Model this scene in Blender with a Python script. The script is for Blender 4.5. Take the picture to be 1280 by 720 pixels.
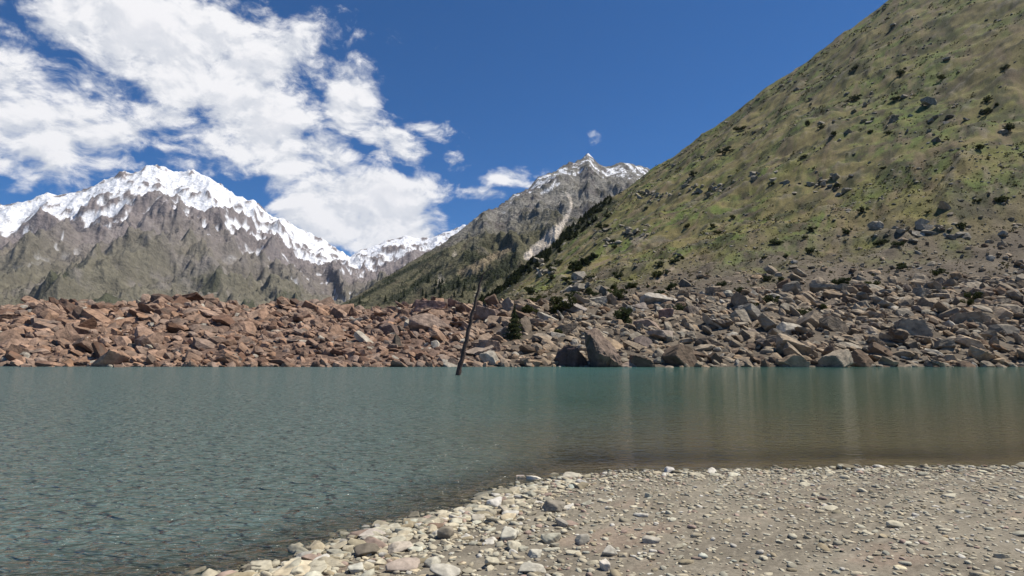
import bpy, math, random
import numpy as np
from mathutils import Vector

R_ = math.radians
C = bpy.context.scene.collection
scene = bpy.context.scene
for o in list(bpy.data.objects):
    bpy.data.objects.remove(o)

# ------------------------------------------------------------------ camera, sky, sun, exposure
F = 738.0                                   # focal length in pixels of a 1280 x 720 frame
PITCH = math.atan(77.0 / F)                 # horizon stands 77 px under the frame's centre
CAMZ = 2.0
cam_d = bpy.data.cameras.new('camera'); cam_d.sensor_width = 36.0; cam_d.lens = 36.0 * F / 1280.0
cam_d.clip_start = 0.1; cam_d.clip_end = 30000
cam = bpy.data.objects.new('camera', cam_d); C.objects.link(cam)
cam.location = (0, 0, CAMZ); cam.rotation_euler = (math.pi / 2 + PITCH, 0, 0)
scene.camera = cam

SUN_EL, SUN_AZ = R_(60), R_(82)             # azimuth clockwise from the view axis: from the right
SUN_DIR = Vector((math.cos(SUN_EL) * math.sin(SUN_AZ), math.cos(SUN_EL) * math.cos(SUN_AZ), math.sin(SUN_EL)))
sl = bpy.data.lights.new('sun', 'SUN'); sl.energy = 4.9; sl.angle = R_(0.53); sl.color = (1.0, 0.94, 0.84)
sun = bpy.data.objects.new('sun', sl); C.objects.link(sun)
sun.rotation_euler = (-SUN_DIR).to_track_quat('-Z', 'Y').to_euler()
sun.location = (60, 10, 120)

scene.view_settings.view_transform = 'Standard'; scene.view_settings.look = 'None'
scene.view_settings.gamma = 1.0; scene.view_settings.use_curve_mapping = False
scene.view_settings.exposure = 0.36
scene.render.engine = 'CYCLES'
scene.cycles.use_denoising = True
scene.cycles.max_bounces = 6; scene.cycles.transparent_max_bounces = 12
scene.cycles.volume_bounces = 0; scene.cycles.sample_clamp_direct = 6.0

def pix_dir(px, py):
    x = (np.asarray(px, float) - 640) / F; u = (360 - np.asarray(py, float)) / F
    return x, math.cos(PITCH) - u * math.sin(PITCH), math.sin(PITCH) + u * math.cos(PITCH)
def pix_az(px, py=437):
    x, y, z = pix_dir(px, py); return np.arctan2(x, y)
def pix_tan(px, py):
    x, y, z = pix_dir(px, py); return z / np.hypot(x, y)
def pix_ground(px, py, z=0.0):
    x, y, w = pix_dir(px, py); k = (z - CAMZ) / w
    return float(x * k), float(y * k)
def proj(x, y, z):
    dz = z - CAMZ
    f = y * math.cos(PITCH) + dz * math.sin(PITCH); u = -y * math.sin(PITCH) + dz * math.cos(PITCH)
    return 640 + F * x / f, 360 - F * u / f, f

class NT:
    """small node-tree builder"""
    def __init__(self, tree): self.t = tree; tree.nodes.clear()
    def n(self, typ, ins=None, **kw):
        nd = self.t.nodes.new(typ)
        for k, v in kw.items(): setattr(nd, k, v)
        for k, v in (ins or {}).items():
            s = nd.inputs[k]
            if isinstance(v, bpy.types.NodeSocket): self.t.links.new(v, s)
            else: s.default_value = v
        return nd
    def math(self, op, a, b=0.0, c=None, clamp=False):
        d = {0: a, 1: b}
        if c is not None: d[2] = c
        return self.n('ShaderNodeMath', d, operation=op, use_clamp=clamp).outputs[0]
    def vmath(self, op, a, b=None, scale=None):
        nd = self.n('ShaderNodeVectorMath', {0: a}, operation=op)
        if b is not None:
            if isinstance(b, bpy.types.NodeSocket): self.t.links.new(b, nd.inputs[1])
            else: nd.inputs[1].default_value = b
        if scale is not None:
            if isinstance(scale, bpy.types.NodeSocket): self.t.links.new(scale, nd.inputs['Scale'])
            else: nd.inputs['Scale'].default_value = scale
        return nd.outputs['Value' if op in ('LENGTH', 'DOT_PRODUCT', 'DISTANCE') else 'Vector']
    def mrange(self, v, a, b, c=0.0, d=1.0, smooth=True):
        return self.n('ShaderNodeMapRange', {0: v, 1: a, 2: b, 3: c, 4: d},
                      interpolation_type='SMOOTHSTEP' if smooth else 'LINEAR').outputs[0]
    def mix(self, f, a, b, blend='MIX'):
        nd = self.n('ShaderNodeMix', data_type='RGBA', blend_type=blend)
        for i, v in ((0, f), (6, a), (7, b)):
            if isinstance(v, bpy.types.NodeSocket): self.t.links.new(v, nd.inputs[i])
            else: nd.inputs[i].default_value = (*v, 1.0) if isinstance(v, tuple) and len(v) == 3 else v
        return nd.outputs[2]
    def noise(self, vec, scale, detail=4, rough=0.55, dist=0.0, out=0):
        return self.n('ShaderNodeTexNoise', {'Vector': vec, 'Scale': scale, 'Detail': detail, 'Roughness': rough, 'Distortion': dist}).outputs[out]

# --- world: Nishita sky with a layer of broken altocumulus by direction
world = bpy.data.worlds.new('World'); scene.world = world; world.use_nodes = True
w = NT(world.node_tree)
sky = w.n('ShaderNodeTexSky', sky_type='NISHITA', sun_disc=False, sun_elevation=SUN_EL, sun_rotation=SUN_AZ,
          altitude=3000, air_density=1.0, dust_density=0.25, ozone_density=4.0)
gen = w.n('ShaderNodeTexCoord').outputs['Generated']
dirn = w.vmath('NORMALIZE', gen)
def cloud_density(vec):
    warp = w.noise(vec, 7.0, 3, 0.55, out=1)
    v = w.vmath('ADD', vec, w.vmath('SCALE', w.vmath('SUBTRACT', warp, (0.5, 0.5, 0.5)), scale=0.07))
    v = w.vmath('MULTIPLY', v, (1.0, 1.0, 1.7))
    a = w.noise(v, 9.0, 9, 0.62)
    b = w.noise(v, 30.0, 6, 0.6)
    return w.math('ADD', w.math('MULTIPLY', a, 0.68), w.math('MULTIPLY', b, 0.32))
# (px, py, half width, half height, tilt deg, weight)
BLOBS = [(480, 255, 125, 62, 22, 1.15), (470, 288, 150, 56, 4, 1.2), (420, 250, 120, 90, 0, 1.1), (535, 236, 62, 40, 20, .78), (400, 205, 120, 75, 10, 1.0), (436, 125, 66, 88, 0, .92), (485, 180, 90, 44, 16, .88),
         (545, 164, 96, 26, 16, .66), (572, 203, 38, 26, 8, .72), (634, 222, 66, 28, -6, .74), (606, 245, 76, 24, 6, .74), (520, 100, 90, 60, 30, .34), (674, 218, 40, 18, -30, .60),
         (742, 172, 18, 17, 0, .46), (440, 50, 24, 34, -10, .45), (240, 60, 260, 130, 0, 1.0), (40, 120, 240, 130, 0, .95), (330, 150, 130, 110, 0, .95),
         (250, 160, 200, 55, 0, .85)]
cover = None
for (px, py, hw, hh, tilt, wt) in BLOBS:
    x, y, z = pix_dir(px, py); c = Vector((float(x), float(y), float(z))).normalized()
    right = Vector((c.y, -c.x, 0)).normalized(); up = right.cross(c)
    ct, st = math.cos(R_(tilt)), math.sin(R_(tilt))
    ax = right * ct - up * st; ay = right * st + up * ct
    d = w.vmath('SUBTRACT', dirn, tuple(c))
    qa = w.math('MULTIPLY', w.vmath('DOT_PRODUCT', d, tuple(ax)), F / hw * (1 / max(.4, c.y)) ** 0.0)
    qb = w.math('MULTIPLY', w.vmath('DOT_PRODUCT', d, tuple(ay)), F / hh)
    dist = w.math('SQRT', w.math('ADD', w.math('MULTIPLY', qa, qa), w.math('MULTIPLY', qb, qb)))
    m = w.mrange(dist, 1.25, 0.1, 0.0, wt)
    cover = m if cover is None else w.math('MAXIMUM', cover, m)
den = cloud_density(dirn)
den_s = cloud_density(w.vmath('ADD', dirn, tuple(SUN_DIR * 0.02)))
th = w.math('SUBTRACT', 0.735, w.math('MULTIPLY', cover, 0.43))
alpha = w.mrange(w.math('SUBTRACT', den, th), -0.015, 0.16)
alpha = w.math('MULTIPLY', alpha, w.mrange(cover, 0.02, 0.3))
lit = w.mrange(w.math('SUBTRACT', den, den_s), -0.06, 0.08)
ccol = w.mix(lit, (0.70, 0.72, 0.77), (0.95, 0.94, 0.95))
thick = w.mrange(w.math('SUBTRACT', den, th), 0.12, 0.34)
ccol = w.mix(w.math('MULTIPLY', thick, 0.7), ccol, (0.93, 0.915, 0.93))
sky_t = w.mix(1.0, sky.outputs[0], (0.27, 0.82, 1.27), 'MULTIPLY')
bg1 = w.n('ShaderNodeBackground', {0: sky_t, 1: 0.064})
bg2 = w.n('ShaderNodeBackground', {0: ccol, 1: 0.80})
ms = w.n('ShaderNodeMixShader', {0: alpha, 1: bg1.outputs[0], 2: bg2.outputs[0]})
w.n('ShaderNodeOutputWorld', {0: ms.outputs[0]})

# ------------------------------------------------------------------ helpers
rng = np.random.default_rng(11)
_P = np.random.default_rng(3).permutation(512); _P = np.concatenate([_P, _P, _P])
_G = np.stack([np.cos(np.linspace(0, 2 * np.pi, 512, False)), np.sin(np.linspace(0, 2 * np.pi, 512, False))], 1)
def gnoise(x, y):
    xi = np.floor(x).astype(int); yi = np.floor(y).astype(int); xf = x - xi; yf = y - yi
    def g(ix, iy, fx, fy):
        gr = _G[_P[_P[ix & 511] + (iy & 511)]]
        return gr[..., 0] * fx + gr[..., 1] * fy
    u = xf ** 3 * (xf * (xf * 6 - 15) + 10); v = yf ** 3 * (yf * (yf * 6 - 15) + 10)
    a = g(xi, yi, xf, yf); b = g(xi + 1, yi, xf - 1, yf); c = g(xi, yi + 1, xf, yf - 1); d = g(xi + 1, yi + 1, xf - 1, yf - 1)
    return (a + u * (b - a)) * (1 - v) + (c + u * (d - c)) * v * 1.0
def fbm(x, y, octv=5, gain=0.5, lac=2.03):
    s = 0; a = 1.0; n = 0
    for i in range(octv):
        s = s + a * gnoise(x + 17.3 * i, y - 9.1 * i); n += a; a *= gain; x = x * lac; y = y * lac
    return s / n * 1.6
def ridged(x, y, octv=6, gain=0.55, lac=2.05):
    s = 0; a = 1.0; n = 0; wgt = 1.0
    for i in range(octv):
        v = 1 - np.abs(gnoise(x + 31.7 * i, y + 5.3 * i)) * 2.0
        v = v * v * wgt; wgt = np.clip(v * 1.6, 0.15, 1)
        s = s + a * v; n += a; a *= gain; x = x * lac; y = y * lac
    return s / n
def sstep(v, a, b):
    t = np.clip((v - a) / (b - a), 0, 1); return t * t * (3 - 2 * t)
def lerp(a, b, t):
    t = np.asarray(t)[..., None]; return np.asarray(a) * (1 - t) + np.asarray(b) * t

def mesh_np(name, verts, faces, col=None, smooth=True, attrs=None):
    verts = np.ascontiguousarray(verts, dtype=np.float32); faces = np.ascontiguousarray(faces, dtype=np.int32)
    me = bpy.data.meshes.new(name); k = faces.shape[1]
    me.vertices.add(len(verts)); me.vertices.foreach_set('co', verts.ravel())
    me.loops.add(faces.size); me.loops.foreach_set('vertex_index', faces.ravel())
    me.polygons.add(len(faces)); me.polygons.foreach_set('loop_start', np.arange(0, faces.size, k, dtype=np.int32))
    me.polygons.foreach_set('use_smooth', np.full(len(faces), smooth, dtype=bool))
    if col is not None:
        a = me.color_attributes.new('Col', 'FLOAT_COLOR', 'POINT')
        c4 = np.ones((len(verts), 4), dtype=np.float32); c4[:, :3] = col; a.data.foreach_set('color', c4.ravel())
    for nm, v in (attrs or {}).items():
        a = me.attributes.new(nm, 'FLOAT', 'POINT'); a.data.foreach_set('value', np.ascontiguousarray(v, dtype=np.float32).ravel())
    me.update(calc_edges=True); me.validate()
    return me
def link(name, me, mat=None, parent=None):
    o = bpy.data.objects.new(name, me); C.objects.link(o)
    if mat is not None and len(me.materials) == 0:
        for m in (mat if isinstance(mat, (list, tuple)) else [mat]): me.materials.append(m)
    if parent is not None: o.parent = parent
    return o
def tag(o, label, cat, group=None, kind=None):
    o['label'] = label; o['category'] = cat
    if group: o['group'] = group
    if kind: o['kind'] = kind
    return o
def empty(name, loc):
    o = bpy.data.objects.new(name, None); C.objects.link(o); o.location = loc; o.empty_display_size = 0.3; return o

def polar(az0, az1, na, r0, r1, nr):
    az = np.linspace(az0, az1, na); r = np.geomspace(r0, r1, nr)
    A, Rr = np.meshgrid(az, r, indexing='ij')
    i = np.arange(na - 1)[:, None] * nr + np.arange(nr - 1)[None, :]
    f = np.stack([i, i + nr, i + nr + 1, i + 1], -1).reshape(-1, 4)
    return A, Rr, f

# ------------------------------------------------------------------ materials
def new_mat(name):
    m = bpy.data.materials.new(name); m.use_nodes = True; return m, NT(m.node_tree)
def out(t, sh): t.n('ShaderNodeOutputMaterial', {0: sh})

def terrain_mat(name, fine, mid, bump, lo=0.62, hi=1.38, rough=0.95, bdist=1.0):
    """vertex-colour ground with small-scale mottling of its own colour and a bump"""
    m, t = new_mat(name)
    col = t.n('ShaderNodeAttribute', attribute_name='Col').outputs['Color']
    pos = t.n('ShaderNodeNewGeometry').outputs['Position']
    a = t.noise(pos, fine, 6, 0.65); b = t.noise(pos, mid, 5, 0.6)
    k = t.mrange(t.math('ADD', t.math('MULTIPLY', a, .6), t.math('MULTIPLY', b, .4)), 0.33, 0.67, lo, hi, False)
    c = t.vmath('SCALE', col, scale=k)
    bp = t.n('ShaderNodeBump', {'Strength': bump, 'Distance': bdist, 'Height': a})
    p = t.n('ShaderNodeBsdfPrincipled', {'Base Color': c, 'Roughness': rough, 'Normal': bp.outputs[0], 'Specular IOR Level': 0.15})
    out(t, p.outputs[0]); return m
def rock_mat(name, source, scale, bump=0.5, bdist=0.05, stain=(0.10, 0.085, 0.07), rough=0.9, lo=.65, hi=1.3):
    m, t = new_mat(name)
    if source == 'object': col = t.n('ShaderNodeObjectInfo').outputs['Color']
    else: col = t.n('ShaderNodeAttribute', attribute_name='Col').outputs['Color']
    pos = t.n('ShaderNodeNewGeometry').outputs['Position']
    a = t.noise(pos, scale, 8, 0.68); b = t.noise(pos, scale * 0.3, 3, 0.55)
    st = t.n('ShaderNodeTexWave', {'Vector': t.vmath('MULTIPLY', pos, (.35, .5, 1.6)), 'Scale': scale * .35, 'Distortion': 7.0, 'Detail': 3.0}).outputs[1]
    k = t.mrange(t.math('ADD', t.math('MULTIPLY', a, .75), t.math('MULTIPLY', st, .12)), 0.3, 0.7, lo, hi, False)
    c = t.vmath('SCALE', col, scale=k)
    c = t.mix(t.mrange(b, .56, .70, 0, .55), c, stain)
    h = t.math('ADD', a, t.math('MULTIPLY', st, .12))
    bp = t.n('ShaderNodeBump', {'Strength': bump, 'Distance': bdist, 'Height': h})
    p = t.n('ShaderNodeBsdfPrincipled', {'Base Color': c, 'Roughness': rough, 'Normal': bp.outputs[0], 'Specular IOR Level': 0.2})
    out(t, p.outputs[0]); return m
def leaf_mat(name, a, b):
    m, t = new_mat(name)
    pos = t.n('ShaderNodeNewGeometry').outputs['Position']
    rnd = t.n('ShaderNodeObjectInfo').outputs['Random']
    nz = t.noise(pos, 2.2, 3, 0.6)
    f = t.math('ADD', t.mrange(nz, .35, .65, 0, .75), t.math('MULTIPLY', rnd, .25))
    c = t.mix(f, a, b)
    d = t.n('ShaderNodeBsdfDiffuse', {0: c}); tr = t.n('ShaderNodeBsdfTranslucent', {0: c})
    mx = t.n('ShaderNodeMixShader', {0: 0.22, 1: d.outputs[0], 2: tr.outputs[0]})
    out(t, mx.outputs[0]); return m
def wood_mat(name, a, b, sc=6.0):
    m, t = new_mat(name)
    pos = t.n('ShaderNodeNewGeometry').outputs['Position']
    nz = t.noise(t.vmath('MULTIPLY', pos, (3, 3, .5)), sc, 6, .65)
    c = t.mix(t.mrange(nz, .35, .65), a, b)
    bp = t.n('ShaderNodeBump', {'Strength': .7, 'Distance': .03, 'Height': nz})
    p = t.n('ShaderNodeBsdfPrincipled', {'Base Color': c, 'Roughness': .9, 'Normal': bp.outputs[0]})
    out(t, p.outputs[0]); return m

M_hill = terrain_mat('grass_and_rubble', 1.6, 0.16, 0.6, .55, 1.45, bdist=.5)
M_mount = terrain_mat('mountain_rock', 0.13, 0.02, 1.0, .40, 1.60, bdist=12.0)
M_far = terrain_mat('far_mountain_rock', 0.05, 0.009, 0.8, .6, 1.4, bdist=20.0)
M_beach = terrain_mat('wet_mud_and_grit', 26.0, 2.2, 0.6, .62, 1.38, bdist=.02)
M_rock = rock_mat('rubble_rock', 'object', 1.6, 1.0, .22, lo=.58, hi=1.45)
M_rock_s = rock_mat('rubble_rock_small', 'attr', 1.6, .9, .16, lo=.58, hi=1.45)
M_peb = rock_mat('shore_stone', 'object', 22, .5, .008, stain=(.13, .11, .085), lo=.72, hi=1.25)
M_peb_s = rock_mat('shore_stone_small', 'attr', 22, .5, .008, stain=(.13, .11, .085), lo=.72, hi=1.25)
M_pine = leaf_mat('pine_needles', (.022, .033, .014), (.072, .080, .034))
M_bush = leaf_mat('bush_leaves', (.038, .050, .018), (.105, .108, .042))
M_pine_near = leaf_mat('conifer_needles', (.032, .045, .020), (.100, .108, .050))
M_scrub = leaf_mat('dry_scrub', (.040, .042, .016), (.095, .085, .036))
M_bark = wood_mat('bark', (.035, .025, .018), (.085, .062, .045))
M_dead = wood_mat('dead_wood', (.035, .021, .016), (.105, .066, .050), 4.0)

# ------------------------------------------------------------------ far shore: rubble bank rising into the grassy hillside
def curve_px(pts):
    p = sorted(pts); az = np.array([float(pix_az(a, b)) for a, b in p]); tn = np.array([float(pix_tan(a, b)) for a, b in p])
    return az, tn
BANK = curve_px([(-700, 372), (-200, 378), (0, 389), (80, 379), (150, 385), (240, 375), (320, 388), (380, 380), (438, 388), (470, 389), (510, 386), (545, 381), (575, 384), (600, 386), (650, 380), (720, 377), (842, 372), (1000, 366), (1280, 350), (2000, 330)])
HILL = curve_px([(560, 402), (590, 391), (606, 381), (630, 360), (650, 342), (680, 315), (700, 296), (725, 275), (750, 256), (775, 239), (800, 222), (820, 207), (842, 194), (900, 152), (960, 108), (1050, 42), (1150, -28), (1280, -112), (1500, -200), (2000, -260)])
RC = 124.0
def shore_r(A):                              # distance of the far waterline along an azimuth (a line across the view)
    x = np.tan(np.clip(A, -1.25, 1.25)) * 70
    y = 70 + 1.3 * fbm(x / 14, x * 0 + 3.3, 3) + 1.2 * sstep(x, -40, -90) * 6
    return np.minimum(y / np.cos(np.clip(A, -1.25, 1.25)), 260)
def hill_z(A, r):
    X, Y = r * np.sin(A), r * np.cos(A)
    rs = shore_r(A); rc = rs * RC / 70
    rc = np.minimum(rc, 330)
    zc = CAMZ + rc * np.interp(A, *BANK)
    t = (r - rs) / (rc - rs)
    bank = np.where(t < 0, t * 12.0, zc * np.clip(t, 0, 1) ** 0.92)
    drop = np.clip((r - rc) / 90.0, 0, 1)
    bank = np.where(r > rc, zc * (1 - .75 * sstep(drop, 0, 1)), bank)
    Rr = np.interp(A, [float(pix_az(p)) for p in (560, 600, 700, 842, 1280)], [300, 380, 470, 560, 620])
    zr = CAMZ + Rr * np.interp(A, *HILL)
    th = (r - rc) / (Rr - rc)
    tt = np.clip(th, 0, 1)
    hz = zc + (zr - zc) * (0.25 * tt + 0.75 * tt ** 1.25)
    hz = np.where(th > 1, zr - (r - Rr) * .55, hz)
    hz = np.where(A < float(pix_az(585)), -50, hz)
    z = np.where(th > 0, np.maximum(bank, hz), bank)
    on = sstep(t, 0.0, .25)
    rub = (1 - sstep(th, -.02, .16))
    z = z + on * rub * (1.1 * fbm(X / 11, Y / 11, 4) + .9 * np.abs(fbm(X / 4 + 9, Y / 4, 3)))
    gm = sstep(th, .0, .12)
    damp = 1 - .40 * sstep(th, .8, 1)
    gu, gv = X * .82 - Y * .57, X * .57 + Y * .82
    out_ = ridged(X / 46 + 11, Y / 30, 4, .55)
    z = z + gm * damp * (6.5 * fbm(X / 60 + 3, Y / 60, 4, .5) + 1.7 * fbm(X / 9, Y / 9, 4, .6) + 5.0 * (ridged(gu / 55, gv / 190, 4, .5) - .5) + 1.1 * sstep(out_, .62, .80) * (1 + .8 * fbm(X / 4, Y / 4, 3))) * (hz > -40)
    return z, t, th
AZW = R_(64)
A, Rg, f = polar(-AZW, AZW, 1250, 60, 900, 400)
Z, T, TH = hill_z(A, Rg)
X, Y = Rg * np.sin(A), Rg * np.cos(A)
red = sstep(X / Y, .06, -.16)[..., None]
rub = np.array([.20, .165, .125]) * (1 - red) + np.array([.245, .165, .125]) * red
rub = rub * (0.58 + .3 * fbm(X / 6, Y / 6, 4)[..., None])  # soil darkened in its colour to deepen the shade between rocks
st1 = fbm(A * 9, TH * 16 - A * 3, 5, .6); st2 = fbm(A * 30 + 5, TH * 34, 5, .62); st3 = fbm(X / 30, Y / 30, 5, .6)
grass = lerp([.162, .136, .058], [.100, .128, .034], sstep(st1 + .35 * st3, -.22, .28))
grass = lerp(grass, [.140, .132, .042], sstep(fbm(A * 14 + 40, TH * 14, 4), .05, .35) * .8)
grass = lerp(grass, [.036, .038, .020], sstep(st2 + .3 * st1, .04, .30) * .82)
grass = lerp(grass, [.050, .048, .026], sstep(fbm(A * 7 + 21, TH * 22 - A * 8, 5, .62), .08, .30) * .7)
grass = lerp(grass, [.105, .078, .052], sstep(fbm(X / 7, Y / 7, 4, .65) + .5 * st2, .15, .4) * .6)
grass = lerp(grass, [.20, .165, .11], sstep(fbm(A * 40 - 7, TH * 26 + 11, 4, .6), .26, .48) * .7)
g = sstep(TH + .10 * fbm(X / 14, Y / 14, 4) - .02 * (X / Y < .2), .02, .17)[..., None]
fall = fbm((X * .82 - Y * .57) / 7, (X * .57 + Y * .82) / 60, 4, .6)
grass = lerp(grass, [.155, .118, .070], sstep(fall + .4 * st3, .16, .42) * .7)
grass = lerp(grass, [.046, .052, .022], sstep(-fall + .5 * fbm(X / 18 + 70, Y / 18, 4), .22, .46) * .75)
crag = sstep(ridged(X / 46 + 11, Y / 30, 4, .55) + .12 * fbm(X / 5, Y / 5, 3), .66, .80)
grass = lerp(grass, np.array([.17, .15, .115]) , crag * .5)
col = rub * (1 - g) + grass * g
# the worn track climbing across the slope, and two bare sandy patches (positions on the hill)
PX, PY, _ = proj(X, Y, Z)
def near_line(pts, wd):
    d = np.full(X.shape, 1e9)
    for (x0, y0), (x1, y1) in zip(pts[:-1], pts[1:]):
        vx, vy = x1 - x0, y1 - y0; k = np.clip(((PX - x0) * vx + (PY - y0) * vy) / (vx * vx + vy * vy), 0, 1)
        d = np.minimum(d, np.hypot(PX - x0 - k * vx, PY - y0 - k * vy))
    return sstep(d + wd * .8 * fbm(X / 8, Y / 8, 3), wd, wd * .3)
gg = (TH > .02)
m = near_line([(600, 386), (630, 362), (650, 344), (680, 317), (700, 298), (725, 278), (750, 260), (764, 252)], 11) * gg; col = lerp(col, [.026, .030, .016], m * .9)
m = near_line([(722, 350), (745, 332), (770, 320), (795, 307), (812, 296)], 1.7) * gg; col = lerp(col, [.15, .115, .085], m * .7)
m = near_line([(793, 303), (803, 297), (808, 294)], 4.5) * gg; col = lerp(col, [.24, .20, .15], m * .9)
m = near_line([(822, 352), (832, 343), (842, 334)], 4.0) * gg; col = lerp(col, [.22, .175, .13], m * .8)
col = col.reshape(-1, 3)
V = np.stack([X, Y, Z], -1).reshape(-1, 3)
o = link('hillside', mesh_np('hillside', V, f, np.clip(col, .01, .9)), M_hill)
tag(o, 'olive grassy hillside rising on the right above a rubble bank at the far shore', 'hillside', kind='structure')

# ------------------------------------------------------------------ middle mountain: grey rock, snow streaks, scree gully
MID = curve_px([(250, 448), (330, 424), (400, 395), (438, 374), (480, 347), (520, 324), (560, 298), (590, 277), (604, 261), (622, 258), (640, 246), (652, 237), (664, 231), (672, 221), (684, 214), (694, 211), (700, 207), (712, 204), (724, 202), (729, 197), (735, 192), (741, 197), (748, 203), (758, 207), (768, 206), (776, 203), (788, 203), (800, 207), (812, 212), (850, 245), (900, 300), (1000, 330)])
A, Rg, f = polar(float(pix_az(240)), float(pix_az(960)), 860, 420, 3400, 430)
X, Y = Rg * np.sin(A), Rg * np.cos(A)
RM = np.interp(A, [float(pix_az(p)) for p in (250, 438, 600, 735, 960)], [900, 1150, 1700, 2500, 2700])
zr = CAMZ + RM * np.interp(A, *MID)
t = (Rg - 480) / (RM - 480); tt = np.clip(t, 0, 1)
Z = -4 + (zr + 4) * (.55 * tt + .45 * tt ** 1.5)
Z = np.where(t < 0, -4 + t * 30, Z); Z = np.where(t > 1, zr - (Rg - RM) * .7, Z)
wx = 45 * fbm(X / 260, Y / 260, 3); wy = 45 * fbm(X / 260 + 50, Y / 260, 3)
# gullies run down the face: long along the slope, short across it
ca, sa = math.cos(R_(-28)), math.sin(R_(-28))
S1 = (X + wx) * ca - (Y + wy) * sa; S2 = (X + wx) * sa + (Y + wy) * ca
rel = 62 * (ridged(S1 / 210, S2 / 520, 6, .56) - .45) + 20 * (ridged(X / 70, Y / 110 + 7, 5, .6) - .45) + 6 * fbm(X / 16, Y / 16, 3)
env = sstep(tt, .0, .25) * (1 - .62 * sstep(tt, .72, 1)) * np.clip(zr / 420, .25, 1)
rel = rel + 9 * (ridged(X / 34 + 3, Y / 60, 4, .6) - .45)
Z = Z + rel * env
def blur(a, n):
    for ax in (0, 1):
        c = np.cumsum(np.concatenate([np.repeat(np.take(a, [0], ax), n + 1, ax), a, np.repeat(np.take(a, [-1], ax), n, ax)], ax), ax)
        a = (np.take(c, range(2 * n + 1, c.shape[ax]), ax) - np.take(c, range(0, c.shape[ax] - 2 * n - 1), ax)) / (2 * n + 1)
    return a
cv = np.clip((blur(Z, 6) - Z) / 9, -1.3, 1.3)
PX, PY, _ = proj(X, Y, Z)
lowz = np.array([.112, .104, .056]); rock = np.array([.225, .212, .186]); rock2 = np.array([.135, .120, .114])
n1 = fbm(X / 120, Y / 120, 5, .6); n2 = fbm(X / 30 + 3, Y / 30, 5, .62); n3 = fbm(S1 / 60, S2 / 300, 5, .6)
hz = Z / 620
col = lerp(rock, rock2, sstep(n1 + n2 * .5, -.1, .35))
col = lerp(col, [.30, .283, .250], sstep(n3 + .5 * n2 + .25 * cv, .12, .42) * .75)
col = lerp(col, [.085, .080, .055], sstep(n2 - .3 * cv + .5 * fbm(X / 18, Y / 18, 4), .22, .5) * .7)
col = lerp(col, lowz, sstep(hz + .22 * n1 + .12 * n3, .58, .30) * .92)
col = lerp(col, [.135, .110, .070], sstep(fbm(A * 22, tt * 12 - A * 6, 4), .08, .4) * sstep(hz, .55, .3) * .7)
# dark belts of wood and scrub on the lower slopes, following the spur
belt = fbm(A * 13 + 2, tt * 17 + A * 4, 5, .58) + .35 * n2
fm = sstep(belt, .06, .30) * sstep(hz + .12 * n1, .46, .24)
def near_poly(pts):
    d = np.full(X.shape, 1e9)
    for (x0, y0, w0), (x1, y1, w1) in zip(pts[:-1], pts[1:]):
        vx, vy = x1 - x0, y1 - y0; k = np.clip(((PX - x0) * vx + (PY - y0) * vy) / (vx * vx + vy * vy), 0, 1)
        d = np.minimum(d, np.hypot(PX - x0 - k * vx, PY - y0 - k * vy) - (w0 + k * (w1 - w0)))
    return sstep(d + 2.2 * n2, 1.4, -.8)
for pts in ([(516, 359, 3), (532, 347, 4), (550, 334, 2)], [(552, 358, 6), (578, 355, 4), (604, 346, 4), (628, 334, 5), (642, 322, 6)], [(438, 379, 1), (470, 362, 2), (492, 351, 1.5)],
            [(480, 352, 2), (520, 332, 2), (560, 312, 1)], [(606, 362, 3), (622, 342, 6), (640, 330, 6)], [(585, 330, 1), (605, 321, 2), (622, 317, 1)]):
    fm = np.maximum(fm, near_poly(pts) * (t < 1.0))
col = lerp(col, [.030, .036, .018], fm * .9)
# scree gully and its fan
def near_poly(pts):
    d = np.full(X.shape, 1e9); 
    for (x0, y0, w0), (x1, y1, w1) in zip(pts[:-1], pts[1:]):
        vx, vy = x1 - x0, y1 - y0; k = np.clip(((PX - x0) * vx + (PY - y0) * vy) / (vx * vx + vy * vy), 0, 1)
        d = np.minimum(d, np.hypot(PX - x0 - k * vx, PY - y0 - k * vy) - (w0 + k * (w1 - w0)))
    return sstep(d + 2.2 * n2, 1.4, -.8)
front = t < 1.0
sc = near_poly([(706, 238, .2), (712, 247, 1), (715, 254, 1.4), (713, 263, 1.6), (709, 271, 2.2), (703, 279, 3.4), (696, 287, 6), (688, 297, 7), (676, 308, 6), (660, 320, 5)]) * front
col = lerp(col, [.58, .51, .43], sc)
sc2 = near_poly([(640, 308, 4), (624, 316, 3), (606, 327, 5), (592, 336, 6), (576, 340, 3)]) * front
col = lerp(col, [.27, .215, .14], sc2 * .85)
for pts in ([(549, 344, 1.5), (552, 351, 4), (548, 356, 2)], [(594, 370, 2), (600, 362, 2)], [(567, 320, 1), (569, 316, 2)]):
    col = lerp(col, [.34, .30, .24], near_poly(pts) * front * .8)
conc = fbm(S1 / 75, S2 / 210, 5, .62)
below = PY - np.interp(A, *(MID[0], np.array([0.0] * len(MID[0])))) * 0
ridge_py = np.interp(PX, sorted([p[0] for p in [(604, 261), (640, 246), (672, 221), (700, 207), (735, 192), (758, 207), (788, 203), (812, 212), (850, 240)]]), [261, 246, 221, 207, 192, 207, 203, 212, 240])
dep = PY - ridge_py
snow = sstep(.40 * conc + .50 * n2 + .28 * cv + .55 * fbm(S1 / 26, S2 / 60, 4, .6) + .25 - np.maximum(dep, -2) / 40 + .10 * sstep(PX, 650, 700), .12, .22) * sstep(PX, 618, 655)
snow = np.maximum(snow, near_poly([(694, 226, .6), (690, 234, 1.2), (684, 238, 1.0), (677, 241, .3)]))
snow = np.maximum(snow, near_poly([(786, 205, .5), (790, 210, 1.2), (794, 214, .2)]))
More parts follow.
